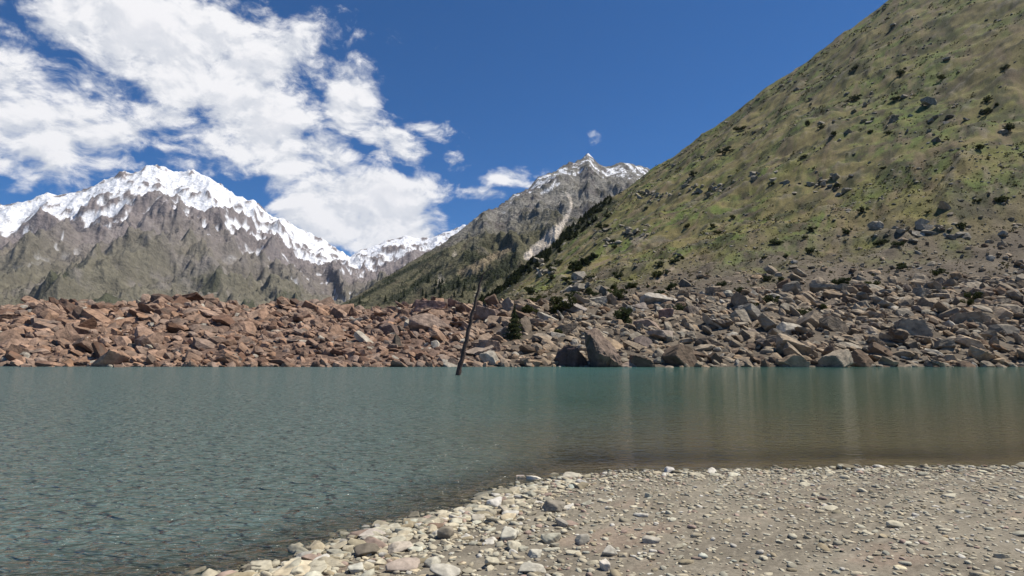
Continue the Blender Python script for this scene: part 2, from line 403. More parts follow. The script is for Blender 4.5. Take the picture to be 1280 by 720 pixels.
col = lerp(col, [.80, .81, .84], np.where(t > 1.02, 1, snow))
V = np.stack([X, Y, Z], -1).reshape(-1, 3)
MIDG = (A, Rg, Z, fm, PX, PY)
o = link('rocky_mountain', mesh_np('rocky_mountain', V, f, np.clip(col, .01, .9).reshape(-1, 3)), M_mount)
tag(o, 'grey rocky mountain with snow streaks around its pointed summit and a pale scree gully', 'mountain', kind='structure')

# ------------------------------------------------------------------ far snowy mountain
FAR = curve_px([(-900, 330), (-400, 280), (-150, 275), (0, 258), (60, 238), (110, 232), (160, 214), (196, 206), (222, 216), (262, 222), (290, 240), (316, 250), (340, 268), (362, 276), (386, 294), (404, 300), (424, 314), (438, 321), (452, 312), (470, 303), (490, 294), (505, 291), (520, 294), (535, 293), (548, 288), (560, 286), (572, 282), (590, 279), (610, 277), (640, 300), (700, 380)])
A, Rg, f = polar(-R_(58), float(pix_az(700)), 900, 1500, 6400, 260)
X, Y = Rg * np.sin(A), Rg * np.cos(A)
RF = 4600 + 300 * fbm(A * 6, A * 0 + 1, 3)
zr = CAMZ + RF * np.interp(A, *FAR)
t = (Rg - 1600) / (RF - 1600); tt = np.clip(t, 0, 1)
Z = -10 + (zr + 10) * (.5 * tt + .5 * tt ** 1.6)
Z = np.where(t < 0, -10 + t * 80, Z); Z = np.where(t > 1, zr - (Rg - RF) * .6, Z)
wx = 110 * fbm(X / 700, Y / 700, 3)
S1 = (X + wx) * math.cos(R_(-22)) - Y * math.sin(R_(-22)); S2 = (X + wx) * math.sin(R_(-22)) + Y * math.cos(R_(-22))
rel = 130 * (ridged(S1 / 480, S2 / 1000, 6, .6) - .45) + 62 * (ridged(X / 170, Y / 240, 5, .62) - .45) + 10 * fbm(X / 30, Y / 30, 3)
keepr = .30 + .14 * sstep(A, float(pix_az(430)), float(pix_az(330)))
env = sstep(tt, 0, .3) * (1 - (1 - keepr) * sstep(tt, .70, 1))
rel = rel * 1.25 + 120 * fbm(X / 900 + 4, Y / 900, 3)
Z = Z + rel * env
def blur(a, n):
    for ax in (0, 1):
        c = np.cumsum(np.concatenate([np.repeat(np.take(a, [0], ax), n + 1, ax), a, np.repeat(np.take(a, [-1], ax), n, ax)], ax), ax)
        a = (np.take(c, range(2 * n + 1, c.shape[ax]), ax) - np.take(c, range(0, c.shape[ax] - 2 * n - 1), ax)) / (2 * n + 1)
    return a
cv = np.clip((blur(Z, 7) - Z) / 22, -1.4, 1.4)
n1 = fbm(X / 300, Y / 300, 5, .6); n2 = fbm(X / 70, Y / 70, 5, .62); conc = fbm(S1 / 190, S2 / 700, 5, .62)
PX, PY, _ = proj(X, Y, Z)
hh = (PY - np.interp(PX, [p[0] for p in [(-400, 280), (0, 258), (110, 232), (196, 206), (290, 240), (362, 276), (425, 316), (452, 312), (490, 294), (535, 293), (610, 277)]],
                     [280, 258, 232, 206, 240, 276, 316, 312, 294, 293, 277]))
col = lerp([.20, .172, .165], [.15, .137, .10], sstep(tt + .2 * n1, .75, .35))
col = lerp(col, [.20, .18, .165], sstep(n2 + n1, .1, .5) * .6)
col = lerp(col, [.050, .055, .030], sstep(fbm(A * 16, tt * 14, 4), .1, .35) * sstep(tt, .5, .3) * .8)
wide = np.where(PX < 410, 66, 46)
snow = sstep(.40 * conc + .46 * n2 + .30 * cv + .55 * fbm(S1 / 60, S2 / 130, 4, .6) + .66 - np.maximum(hh, 0) / wide, .10, .24)
snow = np.maximum(snow, sstep(conc + .5 * n2 + .3 * cv, .42, .56) * sstep(hh, 100, 40) * .9)
col = lerp(col, [.74, .75, .78], np.where(t > 1, 1, snow))
V = np.stack([X, Y, Z], -1).reshape(-1, 3)
o = link('snowy_mountain', mesh_np('snowy_mountain', V, f, np.clip(col, .01, .9).reshape(-1, 3)), M_far)
tag(o, 'distant snow-capped mountain ridge under the clouds on the left', 'mountain', kind='structure')

# ------------------------------------------------------------------ ground sheet, near beach, lake
base = []
M_ground = terrain_mat('valley_soil', .05, .01, .3)
A, Rg, f = polar(-math.pi, math.pi, 97, 3.0, 12000, 40)
Zg = np.full(A.shape, -6.0)
o = link('valley_ground', mesh_np('valley_ground', np.stack([Rg * np.sin(A), Rg * np.cos(A), Zg], -1).reshape(-1, 3), f, np.full((A.size, 3), (.10, .09, .06))), M_ground)
tag(o, 'valley floor under the lake and the mountains', 'ground', kind='structure')

SH = [pix_ground(*p) for p in ((300, 716), (360, 700), (438, 673), (470, 662), (520, 650), (560, 640), (600, 628), (625, 616), (650, 607), (680, 601), (720, 594), (770, 590), (842, 588), (960, 586), (1100, 584), (1280, 583))]
SH = [(-80, -60), (-26, -14), (-9, 1.5)] + SH + [(30, 14), (70, 30), (120, 60), (200, 90)]
SHn = np.array(SH)
def shore_sd(X, Y):                          # + on land, - on the lake side
    d = np.full(np.shape(X), 1e9); s = np.zeros(np.shape(X))
    for (x0, y0), (x1, y1) in zip(SH[:-1], SH[1:]):
        vx, vy = x1 - x0, y1 - y0; k = np.clip(((X - x0) * vx + (Y - y0) * vy) / (vx * vx + vy * vy), 0, 1)
        dx, dy = X - x0 - k * vx, Y - y0 - k * vy; dd = np.hypot(dx, dy)
        sg = np.where(vx * (Y - y0) - vy * (X - x0) > 0, -1.0, 1.0)
        upd = dd < d - 1e-9; d = np.where(upd, dd, d); s = np.where(upd, sg, s)
    return d * s
def beach_z(X, Y):
    sd = shore_sd(X, Y) + .10 * fbm(X / .9, Y / .9, 4) * 1.0
    land = .055 * np.minimum(sd, 9) + .02 * np.clip(sd - 9, 0, 200)
    wat = np.maximum(.11 * sd, -4.5 + .0 * sd)
    z = np.where(sd > 0, land, wat)
    return z + .018 * fbm(X / .5, Y / .5, 4) + .012 * fbm(X / .11, Y / .11, 3), sd
A, Rg, f = polar(-math.pi, math.pi, 1400, 1.2, 75, 330)
X, Y = Rg * np.sin(A), Rg * np.cos(A)
Z, SD = beach_z(X, Y)
wet = sstep(SD + .35 * fbm(X / .6, Y / .6, 4), .95, .1)[..., None]
mud = lerp([.205, .182, .140], [.160, .140, .108], sstep(fbm(X / 1.3, Y / 1.3, 5, .6), -.2, .3))
mud = lerp(mud, [.25, .185, .14], sstep(fbm(X / 1.9 + 8, Y / 1.2, 4), .14, .4) * .55)
mud = lerp(mud, [.30, .265, .205], sstep(fbm(X / .13, Y / .07, 3, .7), .12, .4) * .6 * sstep(X, -1.2, 1.2))
mud = mud * (1 - .48 * wet)
bed = np.array([.20, .158, .108])
u = sstep(-SD, 0, 1.2)[..., None]; mud = mud * (1 - u) + bed * u * (.8 + .5 * fbm(X / .3, Y / .2, 4)[..., None])
o = link('beach', mesh_np('beach', np.stack([X, Y, Z], -1).reshape(-1, 3), f, np.clip(mud, .01, .9).reshape(-1, 3)), M_beach)
tag(o, 'muddy gravel beach on the near shore of the lake', 'beach', kind='structure')

A, Rg, f = polar(-math.pi, math.pi, 720, 2.0, 260, 260)
X, Y = Rg * np.sin(A), Rg * np.cos(A)
dep = -shore_sd(X, Y)
m, t = new_mat('lake_water')
pos = t.n('ShaderNodeNewGeometry').outputs['Position']
da = t.n('ShaderNodeAttribute', attribute_name='depth').outputs['Fac']
sep = t.n('ShaderNodeSeparateXYZ', {0: pos})
dn = t.math('ADD', da, t.math('MULTIPLY', t.math('SUBTRACT', t.noise(pos, .35, 3, .5), .5), 2.2))

deep_sheen_col = t.mix(t.mrange(dn, .5, 15.0), (.074, .066, .036), (.034, .066, .040))
deep_sheen_col = t.mix(t.mrange(sep.outputs[1], 22.0, 62.0), deep_sheen_col, (.038, .096, .078))
# ripples: wind-roughened to the left and near, calmer toward the right
pr = t.vmath('MULTIPLY', t.vmath('ADD', pos, t.vmath('MULTIPLY', t.n('ShaderNodeCombineXYZ', {0: t.math('MULTIPLY', sep.outputs[1], .25)}).outputs[0], (1, 1, 1))), (.62, 1.25, 1.0))
r1 = t.noise(pr, 2.6, 2, .5, .8); r2 = t.noise(pr, 6.5, 2, .5, .5); r3 = t.noise(pr, .55, 2, .5)
h = t.math('ADD', t.math('ADD', t.math('MULTIPLY', r1, .80), t.math('MULTIPLY', r2, .55)), t.math('MULTIPLY', r3, .25))
side = t.math('ADD', sep.outputs[0], t.math('MULTIPLY', t.math('SUBTRACT', t.noise(pos, .12, 3, .5), .5), 8.0))
ratio = t.math('DIVIDE', side, t.math('MAXIMUM', sep.outputs[1], 4.0))
amp = t.mrange(ratio, .34, -.24, .12, 1.0)
opac = t.mrange(dn, -.2, t.mrange(ratio, -.2, .3, 2.0, 3.4), 0.22, 1.0)
deep_sheen_col = t.mix(t.mrange(ratio, .30, -.34), deep_sheen_col, (.092, .132, .120))  # reflected sky light on the left painted into the water's body colour
bp = t.n('ShaderNodeBump', {'Strength': 1.0, 'Distance': .40, 'Height': t.math('MULTIPLY', h, amp)})
dif = t.n('ShaderNodeBsdfDiffuse', {0: deep_sheen_col, 'Normal': bp.outputs[0]})
trn = t.n('ShaderNodeBsdfTransparent', {0: (.95, .94, .86, 1)})
body = t.n('ShaderNodeMixShader', {0: opac, 1: trn.outputs[0], 2: dif.outputs[0]})
gl = t.n('ShaderNodeBsdfGlossy', {'Color': (1, 1, 1, 1), 'Roughness': .07, 'Normal': bp.outputs[0]})
fr = t.n('ShaderNodeFresnel', {'IOR': 1.333, 'Normal': bp.outputs[0]})
mx = t.n('ShaderNodeMixShader', {0: fr.outputs[0], 1: body.outputs[0], 2: gl.outputs[0]})
out(t, mx.outputs[0])
o = link('lake', mesh_np('lake', np.stack([X, Y, 0 * X], -1).reshape(-1, 3), f, attrs={'depth': dep.ravel()}), m)
tag(o, 'calm green mountain lake with fine ripples, brown in the shallows', 'lake', kind='structure')

# ------------------------------------------------------------------ rocks
import bmesh
_ico = {}
def ico(sub):
    if sub not in _ico:
        bm = bmesh.new(); bmesh.ops.create_icosphere(bm, subdivisions=sub, radius=1)
        _ico[sub] = (np.array([v.co[:] for v in bm.verts]), np.array([[v.index for v in q.verts] for q in bm.faces])); bm.free()
    return _ico[sub]
def rock_shape(seed, sub, planes=15, p=34.0, rough=.02, hmin=.55):
    g_ = np.random.default_rng(seed); d, fc = ico(sub)
    n = g_.normal(size=(planes, 3)); n /= np.linalg.norm(n, axis=1)[:, None]; h = g_.uniform(hmin, 1.0, planes)
    n = np.vstack([n, np.eye(3), -np.eye(3)]); h = np.concatenate([h, np.full(6, .95)])
    q = np.clip(d @ n.T, 0, None) / h
    r = (q ** p).sum(1) ** (-1 / p)
    r = r * (1 + rough * (gnoise(d[:, 0] * 3 + seed, d[:, 1] * 3 + d[:, 2] * 2.1) + .6 * gnoise(d[:, 0] * 7, d[:, 2] * 7 + d[:, 1] * 5 + seed)))
    return d * r[:, None], fc
def euler_m(e):
    cx, sx, cy, sy, cz, sz = np.cos(e[:, 0]), np.sin(e[:, 0]), np.cos(e[:, 1]), np.sin(e[:, 1]), np.cos(e[:, 2]), np.sin(e[:, 2])
    m = np.empty((len(e), 3, 3))
    m[:, 0] = np.stack([cy * cz, sx * sy * cz - cx * sz, cx * sy * cz + sx * sz], 1)
    m[:, 1] = np.stack([cy * sz, sx * sy * sz + cx * cz, cx * sy * sz - sx * cz], 1)
    m[:, 2] = np.stack([-sy, sx * cy, cx * cy], 1)
    return m
def merged(name, shapes, pos, eul, scl, colr, mat, smooth=False):
    vs, fs, cs = [], [], []; off = 0; k = len(shapes)
    rm = euler_m(eul)
    for i in range(k):
        idx = np.arange(len(pos))[i::k]
        if len(idx) == 0: continue
        v, fc = shapes[i]
        w_ = np.einsum('nij,nvj->nvi', rm[idx], v[None] * scl[idx][:, None, :]) + pos[idx][:, None, :]
        vs.append(w_.reshape(-1, 3)); nv = len(v)
        fs.append((fc[None] + (np.arange(len(idx)) * nv)[:, None, None] + off).reshape(-1, 3)); off += nv * len(idx)
        cs.append(np.repeat(colr[idx], nv, 0))
    return link(name, mesh_np(name, np.vstack(vs), np.vstack(fs), np.vstack(cs), smooth), mat)

# --- rubble along the far shore
ROCKS = [mesh_np('boulder', *rock_shape(100 + i, 5, 7 + i % 4, 90, .05, .38), smooth=False) for i in range(12)]
for me in ROCKS: me.materials.append(M_rock)
LOW = [rock_shape(200 + i, 2, 7 + i % 4, 60, .0, .40) for i in range(14)]
def rock_col(n, xr, g_):
    red = np.clip((.10 - xr) / .26, 0, 1)[:, None]
    base_ = (1 - red) * np.array([.290, .232, .165]) + red * np.array([.285, .190, .135])
    v = g_.normal(0, .16, n)[:, None]; hue = g_.normal(0, .05, n)[:, None] * np.array([1, 0, -1])
    c = base_ * (1 + v) * (1 + hue)
    pale = g_.random(n) < .05; c[pale] = np.array([.38, .34, .275]) * (.85 + .3 * g_.random(pale.sum()))[:, None]
    dark = g_.random(n) < .17; c[dark] *= np.array([.56, .50, .48])
    return np.clip(c, .04, .6)
g_ = np.random.default_rng(21)
N = 11500
pxs = g_.uniform(-330, 1560, N); q = g_.random(N)
az = pix_az(pxs); rs = shore_r(az)
right = sstep(pxs, 640, 760)
tt = q ** 1.25 * (1.0 + right * .8 * g_.random(N)) * 1.02
rr = rs + (np.minimum(rs * RC / 70, 330) - rs) * tt - .4 - 2.4 * (g_.random(N) < .07)
size = np.clip(np.exp(g_.normal(-.75, .48, N)), .16, 3.0) * (rr / 85)
size *= np.where(tt > 1.05, .62, 1); size = np.clip(size, .1, 1.9)
keep = (tt < 1.05) | (g_.random(N) < .40)
size = np.where((np.abs(pxs - 643) < 14) & (tt < .27) & (tt > .02), np.minimum(size, .42), size)
size = np.where((pxs > 690) & (pxs < 782) & (tt < .03), np.minimum(size, .3), size)
zz, _, _ = hill_z(az, rr)
def bank_xyz(px, t_):
    a = float(pix_az(px)); r = float(shore_r(np.array([a]))[0]); r = r + (min(r * RC / 70, 330) - r) * t_
    return r * math.sin(a), r * math.cos(a), float(hill_z(np.array([a]), np.array([r]))[0][0])
# distinct boulders of the photo: px centre, t up the bank, size (x, y, z), rotation deg, colour, label
def place_slab(px, t_, me, colr, label, rz=0, dz=-.3):
    x_, y_, z_ = bank_xyz(px, t_)
    o = link('boulder', me); o.location = (x_, y_, z_ + dz); o.rotation_euler = (0, 0, R_(rz)); o.color = (*colr, 1)
    return tag(o, label, 'boulder', 'boulders standing out of the far shore rubble')
U = 70 / F                                   # metres per pixel at the far waterline
def hull(pts, seed, amp=.16):                # angular boulder spanned by its corner points, its faces weathered
    bm = bmesh.new()
    for p in pts: bm.verts.new(p)
    r = bmesh.ops.convex_hull(bm, input=bm.verts[:])
    bmesh.ops.delete(bm, geom=[v for v in bm.verts if not v.link_faces], context='VERTS')
    bmesh.ops.triangulate(bm, faces=bm.faces[:])
    for _ in range(2): bmesh.ops.subdivide_edges(bm, edges=bm.edges[:], cuts=3, use_grid_fill=True)
    co = np.array([v.co[:] for v in bm.verts])
    def nz(f_, k): return gnoise(co[:, 0] * f_ + seed + k, co[:, 1] * f_ * .8 + co[:, 2] * f_ + 3 * k) + .5 * gnoise(co[:, 0] * f_ * 2.7 + k, co[:, 2] * f_ * 2.3 + co[:, 1] * 2 * f_ + seed)
    d = np.stack([nz(.9, 1), nz(.9, 5), nz(.9, 9)], 1) * amp + np.stack([nz(3.1, 2), nz(3.1, 6), nz(3.1, 8)], 1) * amp * .35
    for v, q_ in zip(bm.verts, d): v.co += Vector(q_)
    bmesh.ops.recalc_face_normals(bm, faces=bm.faces[:])
    me = bpy.data.meshes.new('boulder'); bm.to_mesh(me); bm.free(); me.materials.append(M_rock); return me
big = hull([(-2.45, .9, 4.45), (-2.1, 1.8, 4.3), (-.75, 2.5, 4.8), (-1.75, -.3, 3.7), (-1.15, -1.3, 1.9), (.35, -1.4, 1.35), (1.25, 1.4, 2.5), (1.75, .8, 1.4), (2.45, .7, -.5),
            (.9, .5, -.5), (-.9, .3, -.5), (-1.65, 1.3, -.5), (-1.2, 3.2, -.5), (1.8, 3.0, -.5), (-.6, 3.4, 3.6)], 3, .30)
place_slab(757, -.01, big, (.195, .145, .112), 'tallest leaning brown boulder at the far waterline, sloping right from a pointed top', 0, -.05)
low = hull([(.8, -.8, 2.35), (.45, -.35, -.5), (-1.75, 1.2, 1.0), (-1.5, 1.0, -.5), (-.5, 1.0, 2.6), (-1.2, 1.2, 1.9), (1.9, .3, 1.1), (2.7, 1.0, -.5), (0, 3, 1.9), (2.2, 2.6, -.4), (-1.2, 2.8, -.4)], 7, .2)
place_slab(712, -.005, low, (.115, .078, .066), 'dark reddish boulder at the far waterline just left of the tall leaning boulder', 0, -.05)
sharp = hull([(-1.3, -.4, -.6), (-1.0, -.1, .5), (.1, .6, 1.2), (1.4, .7, .7), (1.9, .2, -.4), (1.6, 2, -.6), (-.8, 2, -.5), (.2, -.6, .3)], 12, .14)
place_slab(786, -.005, sharp, (.27, .21, .165), 'low brown boulder against the right foot of the tall leaning boulder', -10)
DIST = [(543, .42, (3.6, 2.4, 1.9), (10, 12, -20), (.32, .235, .18), 'big tan slab with a dark hollow under its left end, midway up the rubble'),
        (487, .38, (1.7, 1.5, 1.5), (5, 20, 30), (.19, .135, .11), 'dark brown blocky boulder in the left of the rubble bank'),
        (497, .17, (.62, .7, 1.35), (4, -6, 20), (.12, .10, .075), 'small dark pointed rock standing upright low on the rubble bank'),
        (485, .56, (1.9, 1.4, 1.1), (0, -14, 0), (.26, .18, .145), 'rust coloured boulder with deep shade beneath, left of the big tan slab'),
        (545, .86, (4.4, 2.6, 1.5), (0, 6, 10), (.30, .20, .16), 'broad reddish slab capping the top of the rubble bank'),
        (598, .12, (1.8, 1.5, 1.0), (10, -18, 25), (.34, .27, .21), 'pale slanted boulder by the water with black shade underneath, right of the pole'),
        (613, .13, (1.3, 1.2, 1.1), (0, 10, 60), (.33, .24, .18), 'tan angular boulder beside the pale slanted boulder'),
        (610, .55, (2.6, 2.0, 1.7), (8, 14, 10), (.26, .19, .15), 'brown ridged boulder left of the slim conifer'),
        (632, .30, (1.5, 1.4, .9), (0, 18, 0), (.31, .26, .21), 'grey slab with a shaded edge below the slim conifer'),
        (718, .72, (2.5, 2.0, 1.7), (10, 22, -15), (.30, .26, .225), 'smooth grey wedge boulder with a dark bush at its left'),
        (744, .83, (2.4, 1.9, 1.4), (0, -8, 20), (.36, .33, .27), 'pale lichen-grey boulder above the tall leaning boulder'),
        (797, .76, (2.0, 1.7, 1.0), (0, -10, 0), (.22, .185, .16), 'dark grey flat boulder high in the right rubble'),
        (826, .82, (3.6, 2.6, 1.3), (4, 4, 0), (.40, .36, .30), 'large pale flat slab at the top of the right rubble'),
        (812, .36, (2.1, 1.7, 1.1), (0, 16, 10), (.27, .205, .16), 'brown flat topped boulder right of the green bush'),
        (806, .17, (1.5, 1.3, 1.1), (0, 12, 0), (.17, .135, .115), 'dark brown boulder near the water a little right of the tall leaning boulder'),
        (829, .22, (2.6, 1.8, 1.1), (0, 8, 15), (.30, .245, .20), 'grey brown slab near the right waterline'),
        (836, .50, (1.6, 1.4, 1.5), (6, 0, 0), (.26, .17, .14), 'reddish purple boulder in the rubble below the large pale flat slab'),
        (572, .92, (2.6, 2.0, 1.7), (0, 20, 30), (.29, .205, .165), 'reddish wedge boulder on the skyline of the rubble near the pole'),
        (668, .48, (2.0, 1.5, .9), (0, -10, 0), (.36, .30, .24), 'pale flat slab right of the slim conifer'),
        (552, .28, (1.3, 1.1, .8), (0, 5, 0), (.33, .25, .19), 'tan block below the right end of the big slab')]
for i, (px, t_, s_, e_, c_, lb) in enumerate(DIST):
    x_, y_, z_ = bank_xyz(px, t_)
    o = link('boulder', ROCKS[i % 12]); o.location = (x_, y_, z_ + s_[2] * .28); o.scale = s_; o.rotation_euler = [R_(v) for v in e_]; o.color = (*c_, 1)
    tag(o, lb, 'boulder', 'boulders standing out of the far shore rubble')
vis = (pxs > -5) & (pxs < 1285) & keep
rank = np.argsort(-np.where(vis, size / rr, 0))
top = rank[:262]; topset = np.zeros(N, bool); topset[top] = True
flat = np.stack([g_.uniform(.9, 1.55, N), g_.uniform(.7, 1.2, N), g_.uniform(.38, .85, N)], 1)
eul = np.stack([g_.normal(.16, .34, N), g_.normal(.34, .34, N), g_.normal(0, .8, N)], 1)
cols = rock_col(N, rr * np.sin(az) / (rr * np.cos(az)), g_)
P3 = np.stack([rr * np.sin(az), rr * np.cos(az), zz + size * .12], 1)
for i in top:
    o = link('boulder', ROCKS[i % 12]); o.location = P3[i]; o.rotation_euler = eul[i]; o.scale = flat[i] * size[i]; o.color = (*cols[i], 1)
    if pxs[i] < 655: tag(o, 'reddish brown angular boulder among many like it in the far shore rubble bank', 'boulder', 'reddish rubble boulders on the far shore')
    else: tag(o, 'grey brown angular boulder among many like it under the grassy hillside', 'boulder', 'grey brown rubble boulders on the far shore')
rest = np.where(keep & ~topset)[0]
o = merged('rubble', LOW, P3[rest], eul[rest], flat[rest] * size[rest][:, None], cols[rest], M_rock_s)
tag(o, 'loose broken rock covering the bank of the far shore', 'rubble', kind='stuff')

# --- rocks and scrub on the grassy hillside
def hill_at(px, py):                         # point of the hillside seen there
    a = float(pix_az(px, py)); r = np.geomspace(80, 640, 900); z = hill_z(np.full(900, a), r)[0]
    tn = float(pix_tan(px, py)); k = np.where((z - CAMZ) / r >= tn)[0]
    k = k[0] if len(k) else 899
    return r[k] * math.sin(a), r[k] * math.cos(a), z[k]
g_ = np.random.default_rng(5)
HR = []
for (cx, cy, sx, sy, n, s) in ((815, 244, 24, 5, 30, 1.25), (677, 341, 12, 5, 14, 1.7), (672, 330, 6, 4, 6, 1.3), (730, 353, 18, 8, 22, .9), (790, 290, 26, 6, 22, .95), (765, 305, 14, 5, 12, .95), (745, 285, 16, 4, 12, .95), (880, 236, 46, 8, 30, 1.1), (1010, 230, 70, 12, 30, 1.0), (1120, 150, 90, 22, 34, 1.2), (1180, 290, 70, 12, 24, .9)):
    for k in range(n):
        px, py = cx + g_.normal(0, sx * .6), cy + g_.normal(0, sy * .6)
        if px > 640 and px < 1279: HR.append((px, py, s * math.exp(g_.normal(0, .35))))
for i, (px, py, s) in enumerate(HR):
    x_, y_, z_ = hill_at(px, py)
    o = link('outcrop_rock', ROCKS[i % 12]); o.location = (x_, y_, z_ + .2 * s); o.scale = (s * g_.uniform(.9, 1.6), s, s * g_.uniform(.5, .9)); o.rotation_euler = (g_.normal(0, .3), g_.normal(0, .3), g_.uniform(0, 6))
    v = g_.uniform(.7, 1.25); o.color = (.31 * v, .275 * v, .215 * v, 1)
    tag(o, 'weathered grey rock sticking out of the grassy hillside among others', 'rock', 'rocks scattered over the grassy hillside')
n = 24000
az = g_.uniform(float(pix_az(612)), R_(52), n); u = g_.random(n) ** .8; u = np.where(g_.random(n) < .38, g_.random(n) * .24, u)
th0 = .0 + .98 * u
rs = shore_r(az); rc = np.minimum(rs * RC / 70, 330); Rr = np.interp(az, [float(pix_az(p)) for p in (560, 600, 700, 842, 1280)], [300, 380, 470, 560, 620])
rr = rc + (Rr - rc) * th0
msk = fbm(az * 9, th0 * 16 - az * 3, 4) + .6 * fbm(az * 40, th0 * 40, 3) > -.02
msk |= (th0 < .2) & (g_.random(n) < .8)
az, rr = az[msk], rr[msk]; n = len(az); zz = hill_z(az, rr)[0]
s = np.exp(g_.normal(-.92, .45, n)) * rr / 300
isr = g_.random(n) < .30
ids = np.where(isr)[0]
P3 = np.stack([rr * np.sin(az), rr * np.cos(az), zz + s * .1], 1)
o = merged('hillside_stones', [rock_shape(230 + i, 1, 9, 40, 0) for i in range(8)], P3[ids], np.stack([g_.normal(0, .3, len(ids)), g_.normal(0, .3, len(ids)), g_.uniform(0, 6, len(ids))], 1),
           np.stack([s[ids] * 1.2, s[ids], s[ids] * .6], 1), np.array([.28, .25, .20]) * g_.uniform(.7, 1.25, (len(ids), 1)), M_rock_s)
tag(o, 'small stones scattered over the grassy hillside', 'stones', kind='stuff')

# --- leafy growth
def leaves(cent, size_, g_, up=.2):          # loose triangles/quads turned every way, as sprays of foliage
    n = len(cent); a = g_.normal(size=(n, 3)); a[:, 2] += up; a /= np.linalg.norm(a, axis=1)[:, None]
    b = np.cross(a, g_.normal(size=(n, 3))); b /= np.linalg.norm(b, axis=1)[:, None]
    s_ = (size_ * g_.uniform(.6, 1.3, n))[:, None]
    v = np.stack([cent - b * s_ * .5, cent + a * s_ * .9, cent + b * s_ * .5, cent - a * s_ * .55], 1).reshape(-1, 3)
    return v, np.arange(4 * n).reshape(-1, 4)
cl = np.where(~isr)[0]; per = 14
cc = np.repeat(P3[cl], per, 0) + g_.normal(0, 1, (len(cl) * per, 3)) * np.repeat(s[cl], per)[:, None] * np.array([.55, .55, .34])
v, fc = leaves(cc, np.repeat(s[cl], per) * .55, g_)
o = link('scrub', mesh_np('scrub', v, fc, smooth=False), M_scrub)
tag(o, 'low dry scrub and tussocks covering the grassy hillside', 'scrub', kind='stuff')

def tube(pts, rads, sides=8):
    pts = [Vector(p) for p in pts]; v = []; fcs = []
    for i, p in enumerate(pts):
        d = (pts[min(i + 1, len(pts) - 1)] - pts[max(i - 1, 0)]).normalized()
        a = d.cross(Vector((.31, .95, .02))).normalized(); b = d.cross(a)
        for k in range(sides):
            q_ = 2 * math.pi * k / sides; v.append(p + (a * math.cos(q_) + b * math.sin(q_)) * rads[i])
    for i in range(len(pts) - 1):
        for k in range(sides):
            fcs.append((i * sides + k, i * sides + (k + 1) % sides, (i + 1) * sides + (k + 1) % sides, (i + 1) * sides + k))
    return np.array([p[:] for p in v]), np.array(fcs)
def conifer_crown(h, w_, seed, n, leaf, narrow=1.0):
    g_ = np.random.default_rng(seed)
    z = g_.random(n) ** .85; k = np.sin(np.clip((1 - z) * 1.25 + .12, 0, 1.57)) * narrow
    lay = .72 + .28 * np.sin(z * 46 + g_.normal(0, .5, n))
    a = g_.uniform(0, 6.28, n); lob = 1 + .22 * np.sin(a * 3 + seed + z * 9)
    r = w_ * .5 * k * lay * lob * np.sqrt(g_.uniform(.10, 1, n)) * np.clip((1.02 - z) * 2.2, 0, 1)
    c = np.stack([r * np.cos(a), r * np.sin(a), h * (.06 + .94 * z) - r * .12], 1)
    return leaves(c, leaf * (1.05 - .55 * z), g_, .1)
def bush_crown(w_, h, seed, n, leaf):
    g_ = np.random.default_rng(seed); nc = 11
    cs = g_.normal(size=(nc, 3)) * np.array([w_ * .27, w_ * .22, h * .20]) + np.array([0, 0, h * .55]); cs[:, 2] = np.clip(cs[:, 2], h * .2, h * .85)
    rad = g_.uniform(.13, .27, nc) * w_; i = g_.integers(0, nc, n)
    d = g_.normal(size=(n, 3)); d /= np.linalg.norm(d, axis=1)[:, None]
    c = cs[i] + d * (rad[i] * g_.uniform(.3, 1.05, n) ** .5)[:, None] * np.array([1, 1, .8]); c[:, 2] = np.clip(c[:, 2], .02, None)
    return leaves(c, np.full(n, leaf), g_, .2)
def ptree(name, loc, label, cat, crown, stem, cmat, group=None):
    o = empty(name, loc); tag(o, label, cat, group)
    link('crown', mesh_np('crown', *crown, smooth=False), cmat, o)
    link('trunk' if cat == 'tree' else 'stem', mesh_np('trunk', *stem, smooth=True), M_bark, o)
    return o
def on_bank(px, t_): x_, y_, z_ = bank_xyz(px, t_); return (x_, y_, z_ - .1)
ptree('conifer_tree', on_bank(643, .26), 'slim dark green conifer standing alone on the rubble bank', 'tree', conifer_crown(5.2, 3.0, 3, 4200, .20, 1.0),
      tube([(0, 0, -.5), (.03, 0, 1.5), (0, .02, 4.6)], [.13, .09, .02]), M_pine_near)
ptree('bush', on_bank(698, .70), 'dark olive bush growing against the left side of the smooth grey wedge boulder', 'bush', bush_crown(4.2, 3.2, 4, 2600, .22), tube([(0, 0, -.4), (.1, 0, 1), (0, 0, 2)], [.12, .08, .02]), M_bush)
ptree('bush', on_bank(662, .66), 'small dark bush on the upper rubble, left of the olive bush', 'bush', bush_crown(2.6, 2.2, 5, 1400, .2), tube([(0, 0, -.4), (.1, 0, .8), (0, 0, 1.5)], [.1, .07, .02]), M_bush)
ptree('bush', on_bank(781, .40), 'rounded dark green bush right of the tall leaning boulder', 'bush', bush_crown(2.9, 3.0, 6, 2200, .19), tube([(-.1, 0, -.5), (-.05, 0, .9), (.1, 0, 2)], [.1, .07, .02]), M_pine_near)
ptree('bush', on_bank(698, .33), 'small olive green bush above the dark reddish waterline boulder', 'bush', bush_crown(1.9, 1.1, 7, 900, .16), tube([(0, 0, -.3), (.05, 0, .4), (0, 0, .8)], [.06, .04, .02]), M_bush)
